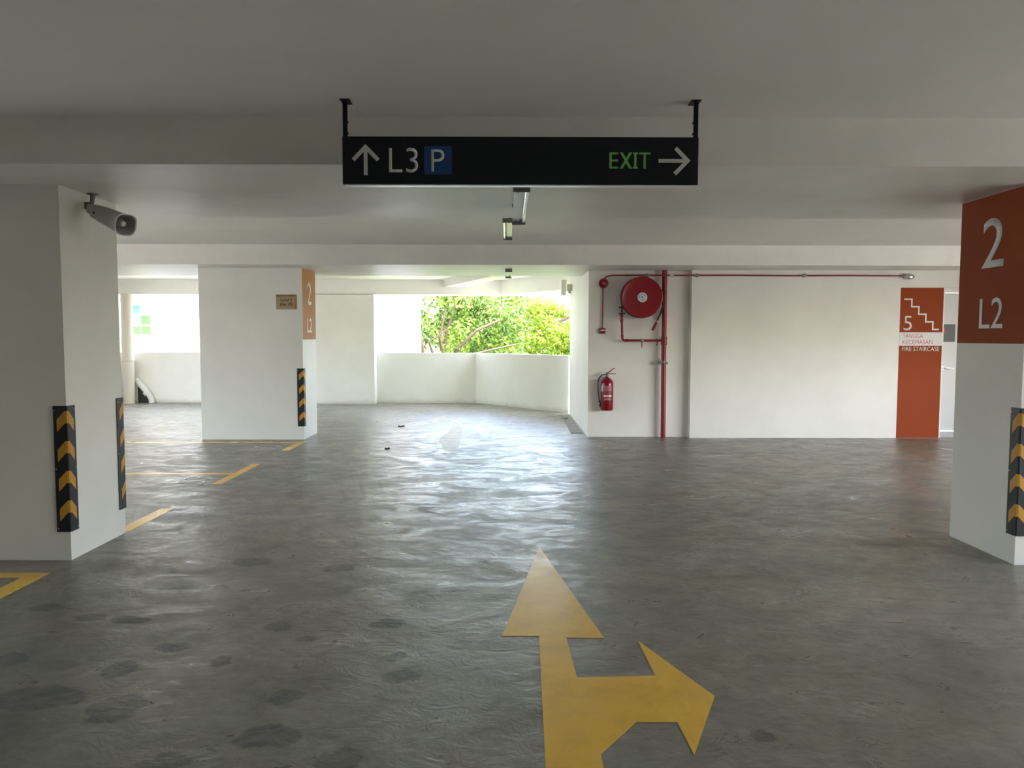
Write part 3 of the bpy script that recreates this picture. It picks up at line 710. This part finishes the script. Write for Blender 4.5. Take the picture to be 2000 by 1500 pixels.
def camera_box():
    s = thing('detector_box', (1.2, 14.1, 2.45), 'small cream box fixed at the top corner of the back opening', 'box')
    adopt(s, [link('case', B(1.10, 1.2, 14.0, 14.28, 2.36, 2.49, bev=.006), M_cream), link('cable_gland', tube(bmesh.new(), [(1.15, 14.02, 2.365), (1.15, 14.02, 2.315)], [.022, .03], 14), M_grey),
              link('side_box', B(1.02, 1.12, 14.4, 14.6, 2.30, 2.60, bev=.006), M_fix)])
camera_box()

# drain pipes in the far left corner
def downpipe():
    p = thing('drain_pipe', (-8.51, 16.72, 0), 'cream vertical drainpipe in the far left corner', 'pipe')
    adopt(p, [smooth_by_angle(link('pipe', tube(bmesh.new(), [(-8.52, 16.72, 0), (-8.50, 16.72, 2.45)], .125, 28), M_cream)),
              smooth_by_angle(link('pipe_collar', lathe(bmesh.new(), [(0, .127), (.01, .135), (.06, .135), (.07, .127)], (-8.51, 16.72, 0.95), (0, 0, 1), 28), M_cream))])
    q = thing('elbow_pipe', (-8.15, 16.83, 0), 'sloping white drainpipe elbow at the foot of the left parapet', 'pipe')
    adopt(q, [smooth_by_angle(link('pipe', tube(bmesh.new(), [(-8.42, 16.88, .53), (-8.14, 16.88, .19), (-8.09, 16.88, .09), (-8.08, 16.88, 0)], .062, 20), M_fix)),
              smooth_by_angle(link('pipe_collar', tube(bmesh.new(), [(-8.22, 16.88, .25), (-8.17, 16.88, .195)], .069, 20), M_fix))])
    bm = bmesh.new(); F = FY(16.949); plate(bm, F, [(-8.42, 0), (-8.13, 0), (-8.42, .40)], .004)  # flat dark triangle on the parapet below the sloping pipe
    tag(link('dark_triangle', bm, M_dark), 'dark triangular patch under the sloping drainpipe', 'stain')
downpipe()

# ------------------------------------------------------------------ floor markings
def mark(name, pts, m=M_yel, z=0.0015):
    bm = bmesh.new(); plate(bm, FZ(0.0002), pts, z); return link(name, bm, m)
a = mark('painted_arrow', [(0.119, 1.9), (0.335, 1.9), (0.335, 2.592), (0.50, 2.814), (0.662, 2.814), (0.671, 2.585), (0.866, 3.025), (0.644, 3.593), (0.655, 3.214), (0.305, 3.195), (0.292, 3.632), (0.481, 3.628), (0.225, 5.251), (-0.028, 3.655), (0.157, 3.652)])
tag(a, 'large yellow straight-ahead and right-turn arrow painted on the near floor', 'road marking')
a = mark('painted_arrow', [(-0.84, 9.78), (-0.66, 9.78), (-0.70, 10.9), (-0.73, 11.75), (-0.85, 13.72), (-1.17, 13.75), (-1.18, 14.35), (-1.43, 13.27), (-1.28, 12.75), (-1.17, 13.30), (-0.98, 13.28), (-0.935, 11.75), (-1.02, 10.9)], M_faded)
tag(a, 'faint pale arrow painted on the far floor near the back opening', 'road marking')
# bay lines: stubs along the lane plus cross lines
def bay(label, pts_list):
    bm = bmesh.new()
    for pts in pts_list: plate(bm, FZ(0.0002), pts, .0015)
    tag(link('bay_line', bm, M_yel), label, 'road marking', 'yellow parking bay lines')
bay('yellow bay corner lines on the floor in front of the left column', [rect(-3.03, -2.905, 3.6, 4.663), rect(-6.6, -3.03, 4.565, 4.663)])
bay('yellow dash on the floor emerging from behind the left column', [rect(-3.03, -2.92, 5.68, 6.447)])
bay('yellow and pale T-shaped bay line between the two left columns', [rect(-3.02, -2.92, 7.53, 8.738), rect(-6.6, -3.02, 8.05, 8.15)])
bay('short yellow bay line at the foot of the middle column', [rect(-3.0, -2.89, 9.77, 10.64), rect(-6.6, -3.0, 10.49, 10.58)])
bay('sliver of yellow line at the foot of the right column', [rect(3.36, 3.46, 4.0, 4.70), rect(3.46, 6.5, 4.62, 4.72)])
FT = (Vector((0, 0, 0.0002)), Vector((0, 1, 0)), Vector((-1, 0, 0)), Vector((0, 0, 1)))
t = text_mesh('bay_number', '59', FT, 7.53, 7.93, 3.10, 3.44, M_whiteline, None, .0015, weight=-0.005); tag(t, 'faded white bay number on the floor below the T-shaped line', 'road marking', 'painted bay numbers')
t = text_mesh('bay_number', '60', FT, 9.80, 10.22, 3.10, 3.46, M_whiteline, None, .0015, weight=-0.005); tag(t, 'faint bay number on the floor in front of the middle column', 'road marking', 'painted bay numbers')
# drain cover run beside the core wall
def drain():
    d = thing('drain_cover', (1.06, 13, 0), 'row of worn concrete drain covers along the foot of the back right wall', 'drain cover')
    P = []
    n = 7
    for i in range(n):
        y0 = 11.55+i*.42; x1 = 1.165; x0 = 0.985+i*.004
        P.append(link('cover_slab', prism(bmesh.new(), [(x0, y0), (x1, y0), (x1, y0+.40), (x0+.004, y0+.40)], .0005, .006), M_drain))
    adopt(d, P)
drain()
def leaf_scrap(x, y, s, label):
    bm = bmesh.new(); pts = [(x+s*math.cos(a)*(1+.35*math.sin(3*a)), y+s*1.6*math.sin(a)*(1+.3*math.cos(2*a))) for a in [i*math.pi/6 for i in range(12)]]
    lo = [bm.verts.new((px, py, .001)) for px, py in pts]; c = bm.verts.new((x, y, .012)); hi = [bm.verts.new((px, py, .005+.008*(i % 3))) for i, (px, py) in enumerate(pts)]
    for i in range(12):
        j = (i+1) % 12; bm.faces.new((lo[i], lo[j], hi[j], hi[i])); bm.faces.new((hi[i], hi[j], c))
    bm.faces.new(lo[::-1])
    tag(link('dead_leaf', bm, M_scrap), label, 'leaf')
leaf_scrap(-1.79, 12.4, .05, 'dark dead leaf lying on the far floor left of the pale arrow')
leaf_scrap(-1.62, 9.9, .03, 'tiny dark leaf scrap on the floor right of the middle column')
leaf_scrap(1.05, 13.6, .045, 'dark leaf scrap lying on the drain covers')

# ------------------------------------------------------------------ outside
M_lawn = mat('lawn_green', (0.16, 0.24, 0.07), 0.9)
t_ = NT(M_lawn); t_.set(Base_Color=t_.ramp(t_.noise(t_.coord(), 0.6, 6), [(0.3, (0.10, 0.17, 0.05)), (0.7, (0.28, 0.30, 0.14))]))
M_tar = mat('sunlit_paving', (0.34, 0.33, 0.30), 0.9)
struct('paving', prism(bmesh.new(), [(-70, -70), (70, -70), (70, 17.8), (-70, 17.8)], -4.6, -4.5), M_tar)  # unseen ground around the building, added to bounce daylight up to the ceilings
struct('ground', B(-70, 70, 17.8, 160, -4.6, -4.5), M_lawn)
def leaf_mat(name, c0, c1, trans=0.35):
    m = mat(name, c0, 0.5, 0.3); t = NT(m); oi = t.n.new('ShaderNodeNewGeometry')
    c = t.ramp(oi.outputs['Random Per Island'], [(0.0, c0), (1.0, c1)])
    t.set(Base_Color=c)
    tr = t.n.new('ShaderNodeBsdfTranslucent'); t.l.new(c, tr.inputs['Color']); mx = t.n.new('ShaderNodeMixShader'); mx.inputs[0].default_value = trans
    out = t.n['Material Output']; t.l.new(t.b.outputs[0], mx.inputs[1]); t.l.new(tr.outputs[0], mx.inputs[2]); t.l.new(mx.outputs[0], out.inputs['Surface'])
    return m
M_leafA = leaf_mat('broad_leaf', (0.016, 0.050, 0.009), (0.130, 0.195, 0.018))
M_leafB = leaf_mat('rain_tree_leaf', (0.035, 0.085, 0.008), (0.215, 0.265, 0.012))
M_leafC = leaf_mat('dark_leaf', (0.025, 0.06, 0.02), (0.07, 0.115, 0.035))
M_bark = mat('bark', (0.05, 0.03, 0.02), 0.9)
def add_leaf(bm, p, n, ln, wd):
    n = n.normalized(); h = Vector((random.gauss(0, 1), random.gauss(0, 1), random.gauss(0, 1)-0.6)); d = (h - n*h.dot(n)).normalized(); s = n.cross(d)
    v = [bm.verts.new(p), bm.verts.new(p+d*ln*.5+s*wd*.5), bm.verts.new(p+d*ln-n*ln*.15), bm.verts.new(p+d*ln*.5-s*wd*.5)]
    bm.faces.new((v[0], v[1], v[2])); bm.faces.new((v[0], v[2], v[3]))
def tree(name, label, base, clumps, per, leaf, m, branches, flat=1.0):
    t = thing(name, base, label, 'tree')
    bm = bmesh.new()
    for (x, y, z, r) in clumps:
        for _ in range(int(per*r*r)):
            d = Vector((random.gauss(0, 1), random.gauss(0, 1)-.35, random.gauss(0, 1)+.25)).normalized()
            q = r*(0.70+0.34*random.random()); p = Vector((x+d.x*q, y+d.y*q, z+d.z*q*flat))
            add_leaf(bm, p, (d+Vector((random.gauss(0, .5), random.gauss(0, .5), random.gauss(0, .5)+.5))), leaf*random.uniform(.7, 1.3), leaf*.5)
    f = link('foliage', bm, m)
    bm = bmesh.new()
    for pts, r0, r1 in branches: tube(bm, pts, [r0+(r1-r0)*i/(len(pts)-1) for i in range(len(pts))], 9)
    b = link('trunk', bm, M_bark); adopt(t, [f, b])
def clump_field(x0, x1, y0, y1, zf, n, r0, r1):
    return [(x := random.uniform(x0, x1), random.uniform(y0, y1), zf(x), random.uniform(r0, r1)) for _ in range(n)]
random.seed(11)
# broad-leaved tree close to the left of the opening
cl = []
for i in range(64):
    x = random.uniform(-3.4, 0.3); y = random.uniform(21.9, 24.0); z = random.uniform(1.0, 2.75)
    if z < 1.5 and x < -1.0 and random.random() < .75: continue
    cl.append((x, y, z, random.uniform(.28, .5)))
for i in range(16): cl.append((random.uniform(-3.2, 0.5), random.uniform(24.2, 25.0), random.uniform(0.9, 2.3), random.uniform(.4, .6)))
tree('broadleaf_tree', 'dense mid green broad-leaved tree at the left of the back opening', (-2.0, 22.6, -4.5), cl, 620, .16, M_leafA,
     [([(-2.0, 22.9, -4.5), (-2.1, 22.9, -1.5), (-2.0, 22.9, 0.6), (-1.9, 22.9, 1.6), (-1.6, 22.9, 2.5)], .10, .03), ([(-2.0, 22.5, 0.2), (-1.5, 22.0, 1.15), (-0.9, 21.7, 1.7), (-0.2, 21.6, 2.0)], .07, .03),
      ([(-2.1, 22.4, 0.1), (-2.5, 22.0, 1.0), (-2.6, 21.8, 1.9)], .07, .03), ([(-1.9, 22.3, 0.6), (-2.0, 21.8, 1.5), (-1.8, 21.6, 2.3)], .06, .025), ([(-2.0, 22.4, 0.3), (-1.2, 21.8, 0.95), (-0.4, 21.6, 1.15), (0.3, 21.5, 1.3)], .05, .02),
      ([(-2.1, 22.2, .6), (-2.3, 21.7, 1.35), (-1.7, 21.5, 1.75)], .045, .02)])
# rain tree: layered flat sprays sloping down to the right
cl = []
for i in range(150):
    x = random.uniform(-2.4, 3.0); y = random.uniform(26, 30.5); top = 3.05 - 0.24*max(0, x-0.5)**1.9
    z = random.uniform(0.9, max(1.0, top)); cl.append((x, y, z, random.uniform(.35, .6)))
tree('rain_tree', 'spreading bright yellow-green tree with layered sprays in the back opening', (0.8, 29, -4.5), cl, 640, .13, M_leafB,
     [([(0.8, 29, -4.5), (0.7, 29, -1), (0.9, 29, 1.0)], .3, .18), ([(0.9, 29, 1.0), (1.6, 28.6, 1.9), (2.4, 28.4, 2.3)], .14, .04), ([(0.9, 29, 1.0), (0.2, 28.6, 2.0), (-0.6, 28.4, 2.7)], .14, .04)], flat=.38)
cl = [(random.uniform(-1.5, 5.5), random.uniform(33, 36), random.uniform(-1, 1.9), random.uniform(.6, 1.0)) for _ in range(60)]
tree('distant_tree', 'hazier green tree low behind the yellow-green one', (2, 34.5, -4.5), cl, 240, .26, M_leafC, [([(2, 34.5, -4.5), (2, 34.5, 1)], .3, .15)])

def building_left():
    b = thing('apartment_building', (-8, 21, -4.5), 'sunlit white building wing beyond the back openings', 'building')
    P = [link('wall', B(-9.6, -2.42, 20.3, 20.8, -4.5, 6), M_ext)]
    P.append(link('pilaster', B(-3.45, -3.30, 18.6, 20.3, -4.5, 6), M_ext))
    cm = mat('canopy_shade_grey', (0.13, 0.13, 0.135), 0.8)
    P.append(link('canopy', plate(bmesh.new(), FY(20.0), [(-9.49, 2.44), (-8.81, 2.39), (-8.54, 2.28), (-8.22, 2.01), (-7.2, 1.2), (-7.2, 2.35), (-8.22, 2.44), (-9.49, 2.51)], .4), cm))  # plate cut and darkened to stand for the grey shading on the wing wall
    adopt(b, P)
    h = thing('neighbouring_house', (-12, 24, -4.5), 'cream house with green glass casement windows at far left', 'house')
    M_hwall = paint('cream_house_paint', (0.36, 0.35, 0.29), 0.8, .05, .03); M_gg = mat('green_window_glass', (0.030, 0.13, 0.020), 0.5, 0.2); M_ag = mat('aqua_window_glass', (0.06, 0.13, 0.105), 0.5, 0.2)
    M_sill = mat('yellow_sill', (0.24, 0.19, 0.09), 0.7); M_brn = mat('brown_fascia', (0.10, 0.075, 0.05), 0.7)
    Q = [link('wall', B(-15, -11.28, 24.0, 24.3, -4.5, 6), M_hwall)]
    Q.append(link('window_sill', B(-12.4, -11.31, 23.85, 24.0, 1.34, 1.50), M_sill))
    Q.append(link('canopy', B(-12.6, -11.55, 23.55, 24.0, 2.72, 2.95), M_hwall)); Q.append(link('fascia', B(-12.6, -11.50, 23.52, 23.6, 2.62, 2.70), M_brn)); Q.append(link('fascia', B(-11.56, -11.44, 23.5, 23.98, 2.62, 3.0), M_brn))
    fr = link('window_frame', B(-12.4, -11.36, 23.95, 24.02, 1.50, 2.62), M_fix); Q.append(fr)
    xs = [-12.36, -12.06, -11.74, -11.40]; zs = [1.55, 1.86, 2.20, 2.52]
    for r in range(3):
        for c in range(3):
            m = M_gg if r == 0 or (r == 1 and c == 2) else (M_glassd if (r == 2 and c == 2) else M_ag)
            sub(link('window_pane', B(xs[c]+.02, xs[c+1]-.02, 23.93, 23.96, zs[r]+.02, zs[r+1]-.03), m), fr)
    adopt(h, Q)
    f = thing('apartment_block', (8, 75, -4.5), 'distant white block with rows of small windows at upper right', 'building')
    R = [link('wall', B(1.5, 16, 75, 80, -4.5, 12), M_ext)]
    M_w = mat('far_window_grey', (0.35, 0.37, 0.42), 0.4)
    for rr, zz in enumerate((4.35, 5.7)):
        for k in range(11): R.append(link('window', B(2.3+k*.42, 2.3+k*.42+.16, 74.9, 75, zz, zz+.55), M_w))
    adopt(f, R)
    g = thing('white_gantry', (2.38, 31.8, -4.5), 'thin white post with a sloping top at the lower right of the opening', 'post')
    adopt(g, [link('post', B(2.33, 2.42, 31.8, 31.9, -4.5, 1.50), M_fix), link('top_bar', prism(bmesh.new(), [(2.3, 31.7), (3.3, 31.7), (3.3, 32.0), (2.3, 32.0)], 1.5, 1.62), M_fix)])
building_left()
bpy.context.view_layer.update()
